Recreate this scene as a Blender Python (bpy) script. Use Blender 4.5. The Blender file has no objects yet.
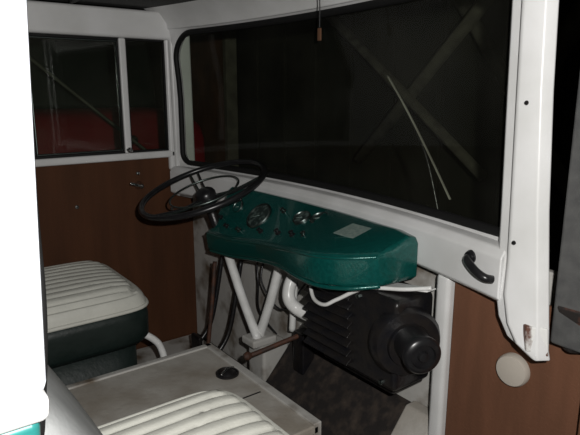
import bpy, bmesh, math, random
from mathutils import Vector, Matrix
random.seed(4)
S=bpy.context.scene
try:
    S.view_settings.view_transform='Standard'
except Exception: pass

# ---------------- materials ----------------
def mat(name,col,rough=.5,metal=0,col2=None,scale=20,bump=0,bscale=60,spec=.5,lo=.35,hi=.65,detail=6,coat=0,stretch=None):
    m=bpy.data.materials.new(name); m.use_nodes=True
    nt=m.node_tree; b=nt.nodes['Principled BSDF']
    b.inputs['Roughness'].default_value=rough; b.inputs['Metallic'].default_value=metal
    b.inputs['Specular IOR Level'].default_value=spec
    b.inputs['Coat Weight'].default_value=coat
    b.inputs['Base Color'].default_value=(*col,1)
    tc=nt.nodes.new('ShaderNodeTexCoord')
    src=tc.outputs['Object']
    if stretch:
        mp=nt.nodes.new('ShaderNodeMapping'); mp.inputs['Scale'].default_value=stretch
        nt.links.new(src,mp.inputs['Vector']); src=mp.outputs['Vector']
    if col2:
        n=nt.nodes.new('ShaderNodeTexNoise'); n.inputs['Scale'].default_value=scale; n.inputs['Detail'].default_value=detail
        nt.links.new(src,n.inputs['Vector'])
        r=nt.nodes.new('ShaderNodeValToRGB'); r.color_ramp.elements[0].position=lo; r.color_ramp.elements[1].position=hi
        r.color_ramp.elements[0].color=(*col,1); r.color_ramp.elements[1].color=(*col2,1)
        nt.links.new(n.outputs['Fac'],r.inputs['Fac']); nt.links.new(r.outputs['Color'],b.inputs['Base Color'])
    if bump:
        n2=nt.nodes.new('ShaderNodeTexNoise'); n2.inputs['Scale'].default_value=bscale; n2.inputs['Detail'].default_value=4
        nt.links.new(tc.outputs['Object'],n2.inputs['Vector'])
        bp=nt.nodes.new('ShaderNodeBump'); bp.inputs['Strength'].default_value=bump; bp.inputs['Distance'].default_value=.004
        nt.links.new(n2.outputs['Fac'],bp.inputs['Height']); nt.links.new(bp.outputs['Normal'],b.inputs['Normal'])
    return m
M_white=mat('white_paint',(.70,.70,.70),.35,col2=(.60,.60,.59),scale=7,bump=.12,bscale=25)
M_pipe=mat('white_enamel',(.78,.78,.77),.3,col2=(.66,.66,.64),scale=25)
M_dirtyw=mat('dirty_white_paint',(.13,.10,.07),.5,col2=(.46,.45,.425),scale=9,bump=.4,bscale=30,lo=.32,hi=.5)
M_bodyw=mat('body_white',(.80,.84,.90),.4)
M_teal=mat('body_teal',(.02,.16,.15),.35,col2=(.03,.22,.2),scale=30)
M_brown=mat('brown_hardboard',(.060,.024,.011),.75,col2=(.088,.034,.015),scale=14,bump=.2,bscale=160,spec=.2,stretch=(1,1,.12))
M_brown2=mat('brown_kick_board',(.11,.050,.028),.75,col2=(.145,.064,.036),scale=22,bump=.2,bscale=160,spec=.2,stretch=(1,1,.15))
M_green=mat('green_enamel',(.003,.072,.062),.26,metal=.25,col2=(.005,.094,.082),scale=120,bump=.22,bscale=120,coat=.4)
M_cream=mat('cream_vinyl',(.62,.62,.56),.5,col2=(.53,.53,.48),scale=10,bump=.15,bscale=150)
M_greyv=mat('grey_vinyl',(.36,.37,.37),.55,col2=(.28,.29,.29),scale=14,bump=.2,bscale=120)
M_dgreen=mat('dark_green_vinyl',(.006,.013,.011),.45,col2=(.01,.018,.016),scale=30,bump=.2,bscale=90)
M_black=mat('black_plastic',(.008,.008,.009),.3,col2=(.014,.014,.015),scale=40)
M_blackm=mat('black_metal',(.007,.007,.009),.33,col2=(.014,.012,.011),scale=30,bump=.3,bscale=80)
M_rubber=mat('rubber_gasket',(.008,.008,.008),.65,spec=.25)
M_head=mat('headliner',(.05,.05,.05),.9,col2=(.07,.07,.068),scale=40,bump=.3)
M_mat=mat('floor_mat',(.012,.009,.008),.9,col2=(.055,.040,.030),scale=30,bump=.8,bscale=50,lo=.45,hi=.75)
M_grey=mat('grey_dirty_board',(.28,.25,.21),.75,col2=(.42,.40,.365),scale=9,bump=.35,bscale=60)
M_chrome=mat('chrome',(.6,.6,.6),.2,metal=1)
M_dchrome=mat('tarnished_chrome',(.16,.19,.18),.35,metal=1)
M_rust=mat('rusty_steel',(.08,.028,.013),.7,col2=(.03,.016,.011),scale=50,bump=.4)
M_rustw=mat('rusty_white_paint',(.10,.04,.025),.5,col2=(.62,.62,.6),scale=28,bump=.3,bscale=30,lo=.40,hi=.50)
M_rustk=mat('rusted_black_paint',(.012,.009,.008),.6,col2=(.11,.04,.024),scale=24,bump=.5,bscale=40,lo=.50,hi=.66)
M_beige=mat('beige_plastic',(.42,.38,.33),.5)
M_label=mat('pale_label',(.24,.30,.27),.5,col2=(.14,.20,.18),scale=120)
M_red=mat('red_paint',(.42,.016,.028),.4,col2=(.32,.014,.022),scale=5)
M_dark=mat('garage_dark_board',(.036,.038,.028),.95,col2=(.054,.052,.038),scale=3,bump=.3,bscale=15,spec=.1)
M_wood=mat('garage_brown_wood',(.14,.07,.04),.9,col2=(.08,.045,.028),scale=8,bump=.3,spec=.1)
M_beam=mat('garage_beam',(.17,.16,.12),.9,col2=(.11,.10,.08),scale=14,spec=.1)
M_pale=mat('pale_grey',(.22,.21,.18),.7,col2=(.14,.13,.11),scale=14)
M_ground=mat('concrete',(.05,.05,.045),.9,col2=(.08,.075,.07),scale=6)
M_gaugef=mat('gauge_face',(.01,.02,.018),.3,col2=(.07,.10,.09),scale=90,lo=.5,hi=.6)

def glassmat(name,g0,g1,refl):
    m=bpy.data.materials.new(name); m.use_nodes=True; nt=m.node_tree
    for n in list(nt.nodes): nt.nodes.remove(n)
    o=nt.nodes.new('ShaderNodeOutputMaterial'); mx=nt.nodes.new('ShaderNodeMixShader')
    t=nt.nodes.new('ShaderNodeBsdfTransparent'); t.inputs[0].default_value=(.80,.84,.78,1)
    g=nt.nodes.new('ShaderNodeBsdfGlossy'); g.inputs['Roughness'].default_value=.03
    mx.inputs[0].default_value=refl
    nt.links.new(t.outputs[0],mx.inputs[1]); nt.links.new(g.outputs[0],mx.inputs[2])
    d=nt.nodes.new('ShaderNodeBsdfDiffuse'); d.inputs[0].default_value=(.22,.22,.18,1)
    tc=nt.nodes.new('ShaderNodeTexCoord'); n=nt.nodes.new('ShaderNodeTexNoise'); n.inputs['Scale'].default_value=5; n.inputs['Detail'].default_value=8
    nt.links.new(tc.outputs['Object'],n.inputs['Vector'])
    mr=nt.nodes.new('ShaderNodeMapRange'); mr.inputs[1].default_value=.4; mr.inputs[2].default_value=.75; mr.inputs[3].default_value=g0; mr.inputs[4].default_value=g1
    nt.links.new(n.outputs['Fac'],mr.inputs[0])
    m2=nt.nodes.new('ShaderNodeMixShader'); nt.links.new(mr.outputs[0],m2.inputs[0]); nt.links.new(mx.outputs[0],m2.inputs[1]); nt.links.new(d.outputs[0],m2.inputs[2])
    nt.links.new(m2.outputs[0],o.inputs[0]); return m
M_glass=glassmat('window_glass',.02,.055,.018)
M_glassd=glassmat('grimy_glass',.06,.14,.02)
# ---------------- helpers ----------------
def empty(name):
    e=bpy.data.objects.new(name,None); S.collection.objects.link(e); return e
def add(name,verts,faces,m,parent=None,smooth=False,bevel=0,seg=2,solid=0,sub=0):
    me=bpy.data.meshes.new(name); me.from_pydata([tuple(v) for v in verts],[],faces); me.update()
    bm=bmesh.new(); bm.from_mesh(me); bmesh.ops.recalc_face_normals(bm,faces=bm.faces); bm.to_mesh(me); bm.free()
    o=bpy.data.objects.new(name,me); S.collection.objects.link(o); me.materials.append(m)
    if smooth or bevel:
        for p in me.polygons: p.use_smooth=True
    if solid:
        s=o.modifiers.new('s','SOLIDIFY'); s.thickness=solid; s.offset=0
    if bevel:
        b=o.modifiers.new('b','BEVEL'); b.width=bevel; b.segments=seg; b.limit_method='ANGLE'; b.angle_limit=math.radians(35)
        w=o.modifiers.new('w','WEIGHTED_NORMAL')
    if sub:
        s=o.modifiers.new('sub','SUBSURF'); s.levels=sub; s.render_levels=sub
    if parent: o.parent=parent
    return o
BF=[(0,1,2,3),(4,7,6,5),(0,4,5,1),(1,5,6,2),(2,6,7,3),(3,7,4,0)]
def box(name,x0,x1,y0,y1,z0,z1,m,parent=None,bevel=.004,seg=2):
    v=[(x0,y0,z0),(x1,y0,z0),(x1,y1,z0),(x0,y1,z0),(x0,y0,z1),(x1,y0,z1),(x1,y1,z1),(x0,y1,z1)]
    return add(name,v,BF,m,parent,bevel=bevel,seg=seg)
def hexa(name,v,m,parent=None,bevel=.004):
    return add(name,v,BF,m,parent,bevel=bevel)
def frame(d):
    d=d.normalized(); a=Vector((0,0,1)) if abs(d.z)<.9 else Vector((1,0,0))
    u=d.cross(a).normalized(); return u,d.cross(u).normalized()
def smoothpts(pts,n=8):
    P=[Vector(p) for p in pts]
    if len(P)<3: return P
    out=[]
    for i in range(len(P)-1):
        p0=P[max(i-1,0)];p1=P[i];p2=P[i+1];p3=P[min(i+2,len(P)-1)]
        for k in range(n):
            t=k/n
            out.append(.5*((2*p1)+(p2-p0)*t+(2*p0-5*p1+4*p2-p3)*t*t+(3*p1-p0-3*p2+p3)*t**3))
    out.append(P[-1]); return out
def tube(name,pts,r,m,parent=None,seg=14,closed=False,smoothp=True,radii=None,flat=1.0):
    P=smoothpts(pts) if (smoothp and not closed) else [Vector(p) for p in pts]
    n=len(P); verts=[];faces=[]
    up=None
    for i,p in enumerate(P):
        d=(P[(i+1)%n]-P[(i-1)%n]) if closed else (P[min(i+1,n-1)]-P[max(i-1,0)])
        d.normalize()
        if up is None: u,w=frame(d)
        else:
            u=(up-d*up.dot(d)).normalized(); w=d.cross(u).normalized()
        up=u
        rr=r if radii is None else radii[0]+(radii[1]-radii[0])*i/(n-1)
        for k in range(seg):
            a=2*math.pi*k/seg
            verts.append(p+u*math.cos(a)*rr+w*math.sin(a)*rr*flat)
    for i in range(n if closed else n-1):
        for k in range(seg):
            a=i*seg+k;b=i*seg+(k+1)%seg;c=((i+1)%n)*seg+(k+1)%seg;d_=((i+1)%n)*seg+k
            faces.append((a,b,c,d_))
    if not closed:
        faces.append(tuple(range(seg-1,-1,-1))); faces.append(tuple(range((n-1)*seg,n*seg)))
    return add(name,verts,faces,m,parent,smooth=True)
def lathe(name,prof,origin,axis,m,parent=None,seg=40):
    ax=Vector(axis).normalized(); u,w=frame(ax); o=Vector(origin); verts=[];faces=[]
    for r,h in prof:
        for k in range(seg):
            a=2*math.pi*k/seg; verts.append(o+ax*h+(u*math.cos(a)+w*math.sin(a))*max(r,1e-5))
    for i in range(len(prof)-1):
        for k in range(seg):
            faces.append((i*seg+k,i*seg+(k+1)%seg,(i+1)*seg+(k+1)%seg,(i+1)*seg+k))
    faces.append(tuple(range(seg-1,-1,-1))); faces.append(tuple(range((len(prof)-1)*seg,len(prof)*seg)))
    o_=add(name,verts,faces,m,parent,smooth=True)
    e=o_.modifiers.new('e','EDGE_SPLIT'); e.split_angle=math.radians(40)
    return o_
def loft(name,secs,m,parent=None,bevel=0,smooth=False,closedsec=True,sub=0):
    n=len(secs[0]);verts=[p for s in secs for p in s];faces=[]
    for i in range(len(secs)-1):
        for k in range(n if closedsec else n-1):
            faces.append((i*n+k,i*n+(k+1)%n,(i+1)*n+(k+1)%n,(i+1)*n+k))
    if closedsec:
        faces.append(tuple(range(n-1,-1,-1))); faces.append(tuple(range((len(secs)-1)*n,len(secs)*n)))
    return add(name,verts,faces,m,parent,bevel=bevel,smooth=smooth,sub=sub)

def bow(y): return .97+.09*(1-((y-1.3)/.7)**2)

# ---------------- camera ----------------
cd=bpy.data.cameras.new('camera'); cam=bpy.data.objects.new('camera',cd); S.collection.objects.link(cam); S.camera=cam
cd.lens=35.0; cd.sensor_width=36; cd.clip_start=.02
cam.location=(0,0,1.0); cam.rotation_euler=(math.radians(77.3),0,math.radians(-37))

# ---------------- front wall with windscreen ----------------
wf=empty('wall_front')
RT,RB=.10,.04
Y0,Y1,Z0,Z1=.548,1.962,.733,1.20
def rrect(y0,y1,z0,z1,n=10):
    pts=[]
    for cy,cz,a0,r in ((y1-RT,z1-RT,0,RT),(y0+RT,z1-RT,90,RT),(y0+RB,z0+RB,180,RB),(y1-RB,z0+RB,270,RB)):
        for k in range(n+1):
            a=math.radians(a0+90*k/n); pts.append((cy+r*math.cos(a),cz+r*math.sin(a)))
    out=[]
    for i,p in enumerate(pts):
        q=pts[(i+1)%len(pts)]; L=math.hypot(q[0]-p[0],q[1]-p[1]); m_=max(1,int(L/.06))
        for k in range(m_): out.append((p[0]+(q[0]-p[0])*k/m_,p[1]+(q[1]-p[1])*k/m_))
    return out
H=rrect(Y0,Y1,Z0,Z1)
def screenx(y,z): 
    return bow(y)-max(0,z-1.0)*.10
cy,cz=1.29,.96
O=[]
for (y,z) in H:
    dy,dz=y-cy,z-cz
    t=min((2.03-cy)/dy if dy>1e-6 else ((cy-.53)/-dy if dy<-1e-6 else 9),(1.33-cz)/dz if dz>1e-6 else ((cz-.60)/-dz if dz<-1e-6 else 9))
    O.append((cy+dy*t,cz+dz*t))
n=len(H);verts=[];faces=[]
for k in range(4):
    f=k/3
    for (a,b) in zip(H,O):
        y=a[0]+(b[0]-a[0])*f; z=a[1]+(b[1]-a[1])*f
        verts.append((screenx(y,z)-(0 if k==0 else .012),y,z))
for k in range(3):
    for i in range(n): faces.append((k*n+i,k*n+(i+1)%n,(k+1)*n+(i+1)%n,(k+1)*n+i))
add('screen_surround',verts,faces,M_white,wf,smooth=True,solid=.014)
secs=[]
for i in range(21):
    y=.56+(2.02-.56)*i/20
    b=bow(y)
    secs.append([(b-.045,y,1.213),(b-.05,y,1.235),(b-.075,y,1.27),(b-.13,y,1.30),(b-.13,y,1.33),(b-.02,y,1.33),(b-.02,y,1.22)])
loft('header_rail',secs,M_white,wf,bevel=.005)
secs=[]
for i in range(25):
    y=.555+(1.98-.555)*i/24
    b=bow(y)
    secs.append([(b-.02,y,.720),(b-.045,y,.716),(b-.058,y,.70),(b-.058,y,.622),(b-.045,y,.612),(b+.0,y,.612)])
loft('sill_band',secs,M_white,wf,bevel=.004)
box('firewall',1.02,1.04,.50,2.02,0,.66,M_dirtyw,wf)
box('kick_panel',.972,.985,.40,.705,.0,.61,M_brown2,wf)
box('kick_strut',.955,1.02,.705,.742,.0,.615,M_white,wf,bevel=.01)
box('firewall_rib',1.005,1.022,1.15,1.18,.25,.62,M_dirtyw,wf,bevel=.006)
tube('wire_1',[(.96,1.40,.50),(.93,1.38,.42),(.95,1.30,.35),(.985,1.22,.46),(.99,1.15,.54)],.003,M_black,wf,seg=6)
tube('wire_2',[(.97,1.47,.50),(.95,1.43,.40),(.96,1.44,.30),(1.0,1.40,.22)],.003,M_black,wf,seg=6)
tube('wire_3',[(.98,1.10,.55),(.99,1.12,.48),(.995,1.16,.38),(1.0,1.2,.30)],.004,M_rust,wf,seg=6)
# windscreen
w1=empty('window_1')
rows=24; cols=26; gv=[];gf=[]
for i in range(rows+1):
    z=Z0+.001+(Z1-Z0-.002)*i/rows
    inset=0
    if z<Z0+RB: d=Z0+RB-z; inset=RB-math.sqrt(max(0,RB*RB-d*d))
    if z>Z1-RT: d=z-(Z1-RT); inset=RT-math.sqrt(max(0,RT*RT-d*d))
    y0=Y0+inset;y1=Y1-inset
    for j in range(cols+1):
        y=y0+(y1-y0)*j/cols; gv.append((screenx(y,z)+.003,y,z))
for i in range(rows):
    for j in range(cols): a=i*(cols+1)+j; gf.append((a,a+1,a+cols+2,a+cols+1))
add('glass',gv,gf,M_glass,w1,smooth=True)
tube('rubber_seal',[(screenx(y,z)-.012,y,z) for y,z in H],.010,M_rubber,w1,closed=True,seg=10)
wp=empty('windscreen_wiper')
tube('blade',[(1.055,1.0,1.035),(1.052,.935,.96),(1.046,.855,.86),(1.04,.78,.76)],.0035,M_pale,wp,flat=.5)
tube('arm',[(1.062,.95,.97),(1.063,.875,.85),(1.06,.82,.70)],.003,M_blackm,wp)
tg=empty('hanging_cord')
tube('cord',[(.93,1.120,1.285),(.935,1.120,1.20),(.935,1.120,1.15)],.0015,M_black,tg,seg=6)
box('toggle',.933,.938,1.115,1.126,1.12,1.15,M_wood,tg,bevel=.001)

# ---------------- left (driver) side wall ----------------
wl=empty('wall_left')
box('trim_panel',-.8,1.02,2.0,2.02,0,.755,M_brown,wl,bevel=.002)
box('waist_rail',-.8,.975,1.985,2.03,.752,.778,M_white,wl,bevel=.006)
box('cant_rail',-.8,.97,1.97,2.03,1.178,1.275,M_white,wl,bevel=.012,seg=3)
box('rear_post',.18,.445,1.98,2.03,.77,1.19,M_white,wl,bevel=.006)
box('front_post',.925,.965,1.985,2.03,.70,1.19,M_white,wl,bevel=.012,seg=3)
hexa('corner_post',[(.945,1.975,.60),(1.03,1.975,.60),(1.03,2.03,.60),(.945,2.03,.60),(.935,1.965,1.24),(1.02,1.965,1.24),(1.02,2.03,1.24),(.935,2.03,1.24)],M_white,wl,.010)
for i,(x,z) in enumerate([(.57,.60),(.80,.70),(.93,.55),(.45,.35)]):
    lathe('panel_screw_%d'%i,[(.008,0),(.006,.003),(0.001,.004)],(x,2.0,z),(0,-1,0),M_chrome,wl,16)
w2=empty('window_2')
def ring(nm,x0,x1,z0,z1,w,y0,y1,m,par):
    box(nm+'_b',x0,x1,y0,y1,z0,z0+w,m,par,.002); box(nm+'_t',x0,x1,y0,y1,z1-w,z1,m,par,.002)
    box(nm+'_l',x0,x0+w,y0,y1,z0+w,z1-w,m,par,.002); box(nm+'_r',x1-w,x1,y0,y1,z0+w,z1-w,m,par,.002)
ring('slider_seal',.445,.755,.778,1.178,.009,1.99,2.012,M_rubber,w2)
ring('slider_frame',.454,.750,.787,1.169,.005,1.992,2.008,M_dchrome,w2)
ring('quarter_seal',.775,.925,.778,1.178,.007,1.99,2.012,M_rubber,w2)
box('division_bar',.752,.777,1.982,2.02,.778,1.178,M_white,w2,.005)
box('glass_1',.455,.75,2.0,2.003,.785,1.171,M_glass,w2,0)
box('glass_2',.778,.922,2.0,2.003,.782,1.174,M_glass,w2,0)
lathe('catch',[(.010,0),(.010,.012),(.006,.016)],(.765,1.983,.79),(0,-1,0),M_chrome,w2,16)
dh=empty('door_handle')
lathe('rosette',[(.017,0),(.015,.006),(.008,.02),(.008,.03)],(.80,2.0,.655),(0,-1,0),M_chrome,dh,20)
tube('lever',[(.80,1.97,.655),(.785,1.965,.66),(.755,1.965,.67)],.006,M_chrome,dh)

# ---------------- floor and roof ----------------
fl=empty('floor')
box('floor_pan',-.8,1.03,.42,2.02,-.03,0,M_mat,fl,.002)
box('driver_floor_board',.60,1.0,1.45,1.99,0,.012,M_dirtyw,fl,.004)
hexa('toe_board',[(.775,.835,0),(1.02,.835,0),(1.02,1.31,0),(.775,1.31,0),(.99,.835,.235),(1.02,.835,.235),(1.02,1.31,.235),(.99,1.31,.235)],M_mat,fl,.006)
hexa('toe_board_edge',[(.78,.742,0),(1.02,.742,0),(1.02,.833,0),(.78,.833,0),(.985,.742,.245),(1.02,.742,.245),(1.02,.833,.245),(.985,.833,.245)],M_grey,fl,.006)
box('door_step',-.8,1.03,.36,.46,-.05,.02,M_dirtyw,fl,.01)
ce=empty('ceiling')
box('headlining',-.8,.93,.42,2.03,1.285,1.31,M_head,ce,.002)
box('roof_skin',-.8,1.05,.40,2.05,1.335,1.345,M_bodyw,ce,.002)
tube('roof_bow',[(.60,.50,1.282),(.60,1.2,1.282),(.60,1.98,1.282)],.008,M_head,ce)

# ---------------- near side: pillars ----------------
wr=empty('wall_right')
def taperbox(nm,x0,xt,xb,y0,y1,z0,z1,m,bv):
    hexa(nm,[(x0,y0,z0),(xb,y0,z0),(xb,y1,z0),(x0,y1,z0),(x0,y0,z1),(xt,y0,z1),(xt,y1,z1),(x0,y1,z1)],m,wr,bv)
taperbox('b_pillar_upper',-.30,.118,.092,.44,.50,.765,1.34,M_bodyw,.008)
taperbox('b_pillar_lower',-.30,.085,.035,.44,.50,-.05,.745,M_teal,.008)
taperbox('b_pillar_moulding',-.30,.092,.090,.434,.50,.744,.766,M_white,.006)
tube('door_seal',[(.112,.50,1.25),(.106,.503,1.05),(.106,.506,.90),(.103,.507,.78),(.08,.507,.60)],.006,M_rubber,wr)
ap=empty('door_pillar')
secs=[]
for z,yl,yr,xf in [(1.34,.594,.500,.90),(1.20,.594,.499,.905),(1.0,.591,.493,.91),(.80,.587,.482,.915),(.70,.584,.472,.915),(.64,.582,.463,.91),(.59,.568,.455,.905),(.56,.545,.450,.90),(.54,.515,.448,.905)]:
    xb=.96
    secs.append([(xf+.02,yl,z),(xf,yl-.014,z),(xf-.004,yl-.036,z),(xf-.018,yl-.042,z),(xf-.022,yl-.052,z),(xf-.018,yr+.012,z),(xf,yr,z),(xf+.012,yr+.008,z),(xb,yr+.05,z),(xb,yl,z)])
loft('pillar_post',secs,M_white,ap,bevel=.003)
hexa('hinge_patch',[(.876,.478,.555),(.90,.448,.548),(.905,.466,.548),(.888,.496,.555),(.878,.484,.60),(.90,.454,.60),(.905,.476,.60),(.888,.496,.60)],M_rustw,ap,.003)
for i,z in enumerate((1.22,.98,.74)):
    lathe('screw_%d'%i,[(.004,0),(.003,.002)],(.886,.525,z),(-1,0,0),M_blackm,ap,14)
bd=empty('door_buffer')
lathe('disc',[(.033,0),(.033,.012),(.030,.017),(.018,.019),(.001,.0195)],(.972,.550,.462),(-1,-.05,0),M_beige,bd,36)

# open passenger door
dr=empty('door_1')
box('door_card',.93,.945,-.45,.40,.0,.60,M_brown2,dr,.003)
box('door_skin',.946,.965,-.47,.40,-.05,.60,M_bodyw,dr,.006)
box('door_waist',.92,.965,-.47,.40,.60,.66,M_blackm,dr,.006)
box('door_frame_front',.92,.96,.40,.462,.565,1.30,M_head,dr,.006)
box('door_frame_rear',.925,.96,-.47,-.44,.66,1.30,M_blackm,dr,.006)
box('door_frame_top',.925,.96,-.47,.40,1.28,1.31,M_blackm,dr,.006)
box('door_glass',.94,.944,-.44,.40,.66,1.28,M_glassd,dr,0)
hexa('hinge_bracket',[(.925,.43,.555),(.95,.40,.555),(.96,.445,.555),(.935,.445,.555),(.915,.39,.64),(.95,.39,.64),(.96,.458,.64),(.918,.458,.64)],M_rustk,dr,.006)

# grab handle
gh=empty('grab_handle')
tube('bar',[(.925,.632,.683),(.908,.632,.682),(.896,.620,.678),(.888,.597,.668),(.888,.578,.661),(.90,.570,.657)],.008,M_black,gh)
lathe('foot_1',[(.014,0),(.012,.006)],(bow(.632)-.058,.632,.683),(-1,0,0),M_black,gh,20)

# ---------------- dashboard ----------------
da=empty('dashboard')
secs=[]
D=[(.792,.97,.668,.885,.655,.600,.592),(.802,.97,.682,.835,.660,.588,.585),(.85,.97,.687,.785,.655,.580,.58),(.92,1.005,.685,.762,.648,.572,.578),(1.0,1.0,.685,.768,.638,.568,.575),(1.12,1.0,.685,.800,.614,.558,.565),
   (1.27,1.005,.685,.835,.588,.532,.54),(1.45,.995,.685,.848,.560,.500,.51),(1.59,.985,.683,.854,.548,.485,.50),(1.61,.98,.67,.870,.550,.50,.51)]
for y,xf,zf,xr,zr,zb,zbf in D:
    xf=bow(y)-.058
    secs.append([(xf,y,zf),(xf-.03,y,zf+.006),(xr+.02,y,zr+.006),(xr+.005,y,zr),(xr,y,zr-.010),(xr+.006,y,zb+.008),(xr+.02,y,zb),(xf,y,zbf)])
loft('dash_shell',secs,M_green,da,bevel=.004)
def dashpt(y,f):
    for a,b in zip(D[:-1],D[1:]):
        if a[0]<=y<=b[0]:
            t=(y-a[0])/(b[0]-a[0]); xr=a[3]+(b[3]-a[3])*t; zr=a[4]+(b[4]-a[4])*t
            break
    xf=bow(y)-.088; 
    p=Vector((xr+.02,y,zr+.006)).lerp(Vector((xf,y,.690)),f)
    d=(Vector((xf,y,.690))-Vector((xr+.02,y,zr+.006))).normalized()
    nrm=d.cross(Vector((0,1,0))); 
    if nrm.z<0: nrm=-nrm
    return p,nrm
for i,(y,f,r) in enumerate([(1.10,.74,.026),(1.17,.66,.026),(1.37,.5,.045),(1.50,.6,.022)]):
    p,nn=dashpt(y,f)
    lathe('gauge_bezel_%d'%i,[(r,-.01),(r,.003),(r*.94,.006),(r*.88,.004),(r*.87,.001)],p,nn,M_dchrome,da)
    lathe('gauge_face_%d'%i,[(r*.88,0),(r*.88,.0025)],p,nn,M_gaugef,da)
    u,w=frame(nn)
    tube('needle_%d'%i,[p+nn*.0035-u*r*.1,p+nn*.0035+u*r*.6+w*r*.3],.001,M_label,da,seg=6,smoothp=False)
for i,(y,f) in enumerate([(1.06,.25),(1.12,.22),(1.20,.2),(1.30,.16),(1.42,.12),(1.50,.15),(1.56,.3),(1.55,.6),(1.27,.7)]):
    p,nn=dashpt(y,f)
    lathe('switch_%d'%i,[(.008,0),(.008,.003),(.004,.004),(.004,.009),(.006,.011),(.006,.014),(.002,.016)],p,nn,M_black if i%4 else M_dchrome,da,18)
p,nn=dashpt(.925,.66)
u=Vector((0,1,0)); w=nn.cross(u)
vv=[]
for s in (0,.002):
    for a,b in ((-.045,-.032),(.045,-.032),(.045,.032),(-.045,.032)):
        vv.append(p+u*a+w*b+nn*s)
hexa('instruction_label',vv,M_label,da,.0005)
tube('dash_rim_bead',[Vector((d[3]+.002,d[0],d[4]-.004)) for d in D[1:-1]],.004,M_green,da,seg=8)
tube('dash_lower_bead',[Vector((d[3]+.012,d[0],d[5]+.001)) for d in D[1:-1]],.005,M_green,da,seg=8)

# ---------------- steering wheel ----------------
sw=empty('steering_wheel')
C=Vector((.847,1.585,.697)); a=math.radians(19)
N=Vector((-math.sin(a),0,math.cos(a))); A=Vector((math.cos(a),0,math.sin(a))); B=Vector((0,1,0)); R=.204
tube('rim',[C+A*math.cos(t)*R+B*math.sin(t)*R for t in [2*math.pi*k/72 for k in range(72)]],.0095,M_black,sw,closed=True,seg=14)
for i in range(3):
    t=math.radians(190+120*i)
    for s in (-1,1):
        dirv=A*math.cos(t)+B*math.sin(t); side=A*-math.sin(t)+B*math.cos(t)
        tube('spoke_%d_%d'%(i,s),[C+dirv*.025+side*.010*s-N*.035,C+dirv*.10+side*.011*s-N*.028,C+dirv*(R-.004)+side*.014*s],.0036,M_dchrome if s>0 else M_black,sw,seg=8)
tube('horn_ring',[C+A*math.cos(t)*.115+B*math.sin(t)*.115-N*.012 for t in [2*math.pi*k/48 for k in range(48)]],.003,M_dchrome,sw,closed=True,seg=8)
lathe('hub',[(.030,-.055),(.034,-.04),(.034,-.02),(.028,-.010),(.018,-.004),(.001,-.002)],C,N,M_black,sw)
tube('column',[C-N*.05,C-N*.16,C-N*.42],.017,M_blackm,sw,smoothp=False)
tube('indicator_stalk',[C-N*.07,C-N*.055-B*.08+A*.02,C-N*.035-B*.15+A*.04],.004,M_black,sw)

# ---------------- under-dash pipes ----------------
pb=empty('pedal_bracket')
tube('tube_1',[(.90,1.53,.483),(.90,1.45,.36),(.90,1.36,.245)],.0145,M_pipe,pb)
tube('tube_2',[(.94,1.285,.53),(.93,1.33,.38),(.915,1.375,.245)],.0145,M_pipe,pb)
tube('tube_3',[(.96,1.24,.53),(.955,1.245,.44),(.95,1.25,.30)],.010,M_pipe,pb)
box('foot_plate',.87,.96,1.34,1.41,.225,.25,M_dirtyw,pb,.006)
box('riser',.90,1.0,1.33,1.42,0,.225,M_dirtyw,pb,.01)
pd=empty('pedal')
box('pad',.83,.845,1.50,1.56,.10,.17,M_blackm,pd,.004)
tube('pedal_arm',[(.845,1.53,.14),(.90,1.53,.22),(.95,1.53,.45)],.008,M_blackm,pd)
pd2=empty('pedal.001')
box('pad',.83,.845,1.62,1.68,.10,.17,M_blackm,pd2,.004)
tube('pedal_arm',[(.845,1.65,.14),(.90,1.65,.22),(.95,1.65,.45)],.008,M_blackm,pd2)
hb=empty('handbrake_lever')
tube('lever',[(.89,1.60,.44),(.86,1.58,.28),(.81,1.56,.012)],.007,M_rust,hb)
lathe('base',[(.03,0),(.03,.015),(.014,.03)],(.81,1.56,0.01),(0,0,1),M_rust,hb,20)
gl=empty('gear_lever')
tube('rod',[(.81,1.26,.258),(.85,1.245,.27),(.90,1.225,.287),(.95,1.21,.30)],.007,M_rust,gl)
lathe('knob',[(.006,0),(.011,.006),(.013,.014),(.008,.024),(.001,.027)],(.812,1.26,.258),(-1,0.2,-.05),M_rust,gl,20)
box('link_bracket',.94,.985,1.185,1.235,.18,.31,M_blackm,gl,.006)

# ---------------- heater ----------------
ht=empty('cab_heater')
box('case',.86,.985,.762,1.075,.345,.560,M_blackm,ht,.014,3)
box('case_foot',.90,1.01,.80,1.05,.31,.35,M_blackm,ht,.008)
for i in range(8):
    z=.362+.0235*i
    hexa('louvre_%d'%i,[(.845,.90,z),(.862,.90,z+.004),(.862,1.065,z+.004),(.845,1.065,z),(.847,.90,z+.004),(.862,.90,z+.015),(.862,1.065,z+.015),(.847,1.065,z+.004)],M_blackm,ht,.001)
AX=(-.45,-.89,0)
lathe('blower_scroll',[(.072,0),(.080,.006),(.080,.03),(.072,.04),(.050,.042),(.048,.048),(.048,.05)],(.905,.785,.462),AX,M_blackm,ht)
lathe('blower_motor',[(.038,0),(.038,.066),(.041,.068),(.041,.076),(.036,.082),(.026,.084),(.024,.078),(.012,.078),(.010,.086),(.001,.088)],(.888,.752,.472),AX,M_black,ht)
tube('pipe_1',[(.93,1.02,.550),(.91,1.045,.552),(.95,1.085,.50)],.011,M_blackm,ht)
for i,(y,z) in enumerate([(.80,.36),(1.05,.54),(1.05,.36),(.88,.54)]):
    lathe('bolt_%d'%i,[(.006,0),(.006,.005),(.003,.006)],(.86,y,z),(-1,0,0),M_dchrome,ht,6)
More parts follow.
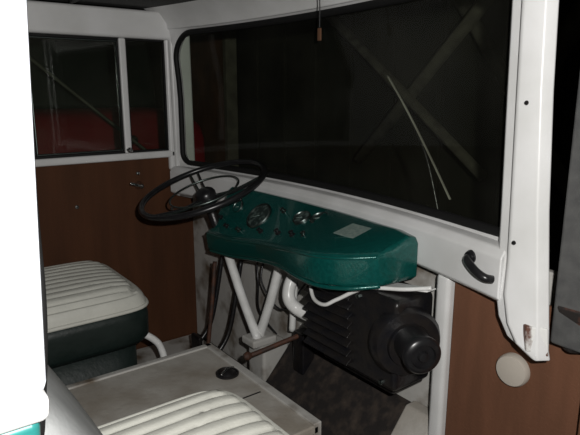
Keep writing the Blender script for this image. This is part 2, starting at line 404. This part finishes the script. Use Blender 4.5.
tube('demister_hose',[(.93,1.17,.540),(.925,1.18,.52),(.90,1.19,.48),(.885,1.18,.44),(.90,1.165,.41),(.92,1.12,.395),(.93,1.075,.40)],.018,M_pipe,ht)
tube('control_cable',[(.855,1.05,.52),(.835,1.01,.50),(.83,.965,.500),(.84,.93,.522),(.87,.87,.560),(.91,.79,.572),(.935,.735,.585)],.0048,M_pipe,ht)
hexa('mounting_strip',[(.885,.87,.562),(.93,.87,.562),(.96,.742,.574),(.93,.742,.574),(.885,.87,.566),(.93,.87,.566),(.96,.742,.578),(.93,.742,.578)],M_pipe,ht,.001)

# ---------------- engine cover ----------------
ec=empty('engine_cover')
box('top_board',-.8,.765,.90,1.425,.215,.24,M_grey,ec,.005)
box('box_sides',-.8,.755,.91,1.415,0.001,.215,M_dirtyw,ec,.004)
box('edge_strip_far',-.8,.768,1.410,1.43,.236,.245,M_dirtyw,ec,.003)
box('edge_strip_front',.748,.772,.90,1.43,.20,.245,M_dirtyw,ec,.003)
lathe('filler_ring',[(.032,0),(.032,.005),(.028,.008),(.025,.004)],(.715,1.235,.24),(0,0,1),M_blackm,ec)
lathe('filler_cap',[(.025,0),(.023,.005),(.015,.010),(.001,.012)],(.715,1.235,.24),(0,0,1),M_blackm,ec)
tube('latch',[(.69,1.225,.248),(.715,1.235,.256),(.74,1.245,.248)],.004,M_chrome,ec)
box('seam',.30,.735,1.10,1.104,.239,.2412,M_blackm,ec,0)

# ---------------- seats ----------------
def seat(name,x0,x1,y0,y1,ztop,zcush,backy0,backy1,zb,bx,tilt,bm_):
    e=empty(name)
    cx,cy=(x0+x1)/2,(y0+y1)/2; a,b=(x1-x0)/2,(y1-y0)/2
    def sq(u,v,n=7):
        m_=max(abs(u),abs(v))
        if m_<1e-6: return 0,0
        k=m_/((abs(u)**n+abs(v)**n)**(1/n)); return u*k,v*k
    nu,nv_=48,110
    V=[];F=[]
    for i in range(nu+1):
        u=math.sin(math.pi/2*(2*i/nu-1))
        for j in range(nv_+1):
            v=(2*j/nv_-1); v=v*.6+.4*math.sin(math.pi/2*v)
            su,sv=sq(u,v); m_=max(abs(u),abs(v))
            z=ztop-.055*(1-math.sqrt(max(0,1-m_**9)))+.012*(1-m_*m_)
            y=cy+sv*b
            inner=1 if (abs(u)<.86 and abs(v)<.90) else 0
            ph=(y-y0)/.036
            if inner: z-=.010*(1-abs(math.sin(math.pi*ph)))**2*1.0 - .003
            elif (abs(u)<.90 and abs(v)<.93): z-=.007
            V.append((cx+su*a,y,z))
    for i in range(nu):
        for j in range(nv_): k=i*(nv_+1)+j; F.append((k,k+1,k+nv_+2,k+nv_+1))
    add('cushion_top',V,F,M_cream,e,smooth=True)
    def outline(s,z,N_=96):
        o=[]
        for k in range(N_):
            t=2*math.pi*k/N_; c,s_=math.cos(t),math.sin(t); m_=max(abs(c),abs(s_)); su,sv=sq(c/m_,s_/m_)
            o.append((cx+su*(a+s),cy+sv*(b+s),z))
        return o
    tube('piping',outline(.002,ztop-.056),.006,M_cream,e,closed=True,seg=8)
    loft('cushion_side',[outline(-.001,ztop-.056),outline(.004,ztop-.085),outline(.003,zcush+.02),outline(-.01,zcush)],M_dgreen,e,smooth=True)
    loft('seat_base',[outline(-.03,zcush+.001),outline(-.03,0.001)],M_dgreen,e,smooth=True)
    secs=[]
    for k in range(11):
        t=k/10; z=zb+.50*t; xx=bx-tilt*t; th=.055*(math.sin(math.pi*min(1,max(0,(t*.92+.06))))**.35)
        sec=[]
        N_=40
        for q in range(N_):
            g=2*math.pi*q/N_; c,s_=math.cos(g),math.sin(g)
            px=th*abs(c)**.6*(1 if c>0 else -1); hw=(backy1-backy0)/2*(1-.12*max(0,t-.7)/.3)
            py=hw*abs(s_)**.25*(1 if s_>0 else -1)
            sec.append((xx+px,(backy0+backy1)/2+py,z))
        secs.append(sec)
    loft('backrest',secs,bm_,e,smooth=True)
    return e
s1=seat('car_seat',.13,.620,1.485,1.91,.44,.27,1.49,1.90,.445,.20,.16,M_cream)
tube('slide_bracket',[(.60,1.50,.03),(.655,1.52,.05),(.67,1.54,.14),(.66,1.56,.22),(.61,1.57,.27)],.011,M_pipe,s1)
box('seat_rail',.15,.64,1.455,1.465,.012,.05,M_pipe,s1,.002)
s2=seat('car_seat.001',.10,.523,.47,.903,.450,.27,.50,.925,.43,.225,.30,M_greyv)

# ---------------- exterior: garage ----------------
g=empty('ground'); box('slab',-4,5,-4,6.5,-.65,-.6,M_ground,g,0)
gw=empty('wall_garage')
box('front_boards',3.2,3.3,-4,6.5,-.6,3.2,M_dark,gw,0)
box('side_boards',-4,3.2,5.2,5.3,-.6,3.2,M_dark,gw,0)
for i in range(16):
    y=-2+i*.45; box('board_batten_%d'%i,3.17,3.2,y,y+.05,-.6,3.2,M_dark,gw,.003)
box('roof_boards',-4,3.3,-4,5.3,3.2,3.25,M_dark,gw,0)
gd=empty('reflection_panel'); box('panel',1.9,1.94,3.2,4.0,-.6,2.6,M_wood,gd,.004); box('panel_edge',1.88,1.96,3.16,3.2,-.6,2.6,M_beam,gd,.004)  # brown panel added outside, stands in for the side trim reflected in the windscreen
rf=empty('timber_braces')
def beam(nm,p,q,w,m,par):
    tube(nm,[p,q],w,m,par,seg=4,smoothp=False)
beam('brace_1',(2.6,3.1,1.55),(2.6,1.75,.55),.035,M_beam,rf)
beam('brace_2',(2.7,1.7,.8),(2.7,1.0,1.95),.06,M_beam,rf)
beam('brace_3',(3.0,2.9,2.4),(3.0,1.3,.2),.05,M_beam,rf)
beam('brace_4',(2.65,2.75,.55),(2.65,1.55,1.75),.045,M_beam,rf)
bl=empty('reflection_streak'); beam('streak_rod',(.45,2.9,1.335),(1.9,2.9,.10),.008,M_pale,bl)  # thin pale rod added to imitate a diagonal reflection in the driver's window

# red parked van beyond the driver's window
rv=empty('parked_van')
secs=[]
for x,s in ((.15,.93),(.25,.98),(.4,1),(1.4,1),(1.65,.98),(1.78,.9)):
    sec=[]
    for (y,z) in ((3.25,-.35),(3.2,-.2),(3.18,.3),(3.2,.78),(3.25,.87),(3.35,.90),(4.5,.90),(4.65,.78),(4.68,-.35)):
        sec.append((x,3.93+(y-3.93)*s,z*s+(-.1)*(1-s)))
    secs.append(sec)
loft('lower_body',secs,M_red,rv,bevel=.03)
loft('greenhouse',[[(x,3.93+(y-3.93),z) for y,z in ((3.34,.89),(3.45,1.42),(3.6,1.5),(4.25,1.5),(4.4,1.42),(4.55,.89))] for x in (.35,.9,1.5)],M_dgreen,rv,bevel=.04)
for i,x in enumerate((.5,1.45)):
    lathe('wheel_%d'%i,[(.20,0),(.31,.01),(.31,.18),(.20,.2)],(x,3.18,-.29),(0,1,0),M_rubber,rv)
    lathe('wheel_b%d'%i,[(.20,0),(.31,.01),(.31,.18),(.20,.2)],(x,4.5,-.29),(0,1,0),M_rubber,rv)
tube('side_moulding',[(.3,3.175,.62),(1.0,3.175,.62),(1.6,3.175,.62)],.012,M_chrome,rv)
lathe('marker_lamp',[(.03,0),(.03,.02),(.02,.035),(.001,.04)],(1.25,3.18,.72),(0,-1,0),M_chrome,rv)

# ---------------- light ----------------
ld=bpy.data.lights.new('camera_flash','POINT'); ld.energy=54; ld.shadow_soft_size=.010; ld.color=(1,.98,.95)
lo=bpy.data.objects.new('camera_flash',ld); S.collection.objects.link(lo); lo.location=(.05,-.05,1.06)
W=bpy.data.worlds.new('w'); S.world=W; W.use_nodes=True
W.node_tree.nodes['Background'].inputs[0].default_value=(.5,.55,.5,1); W.node_tree.nodes['Background'].inputs[1].default_value=.012
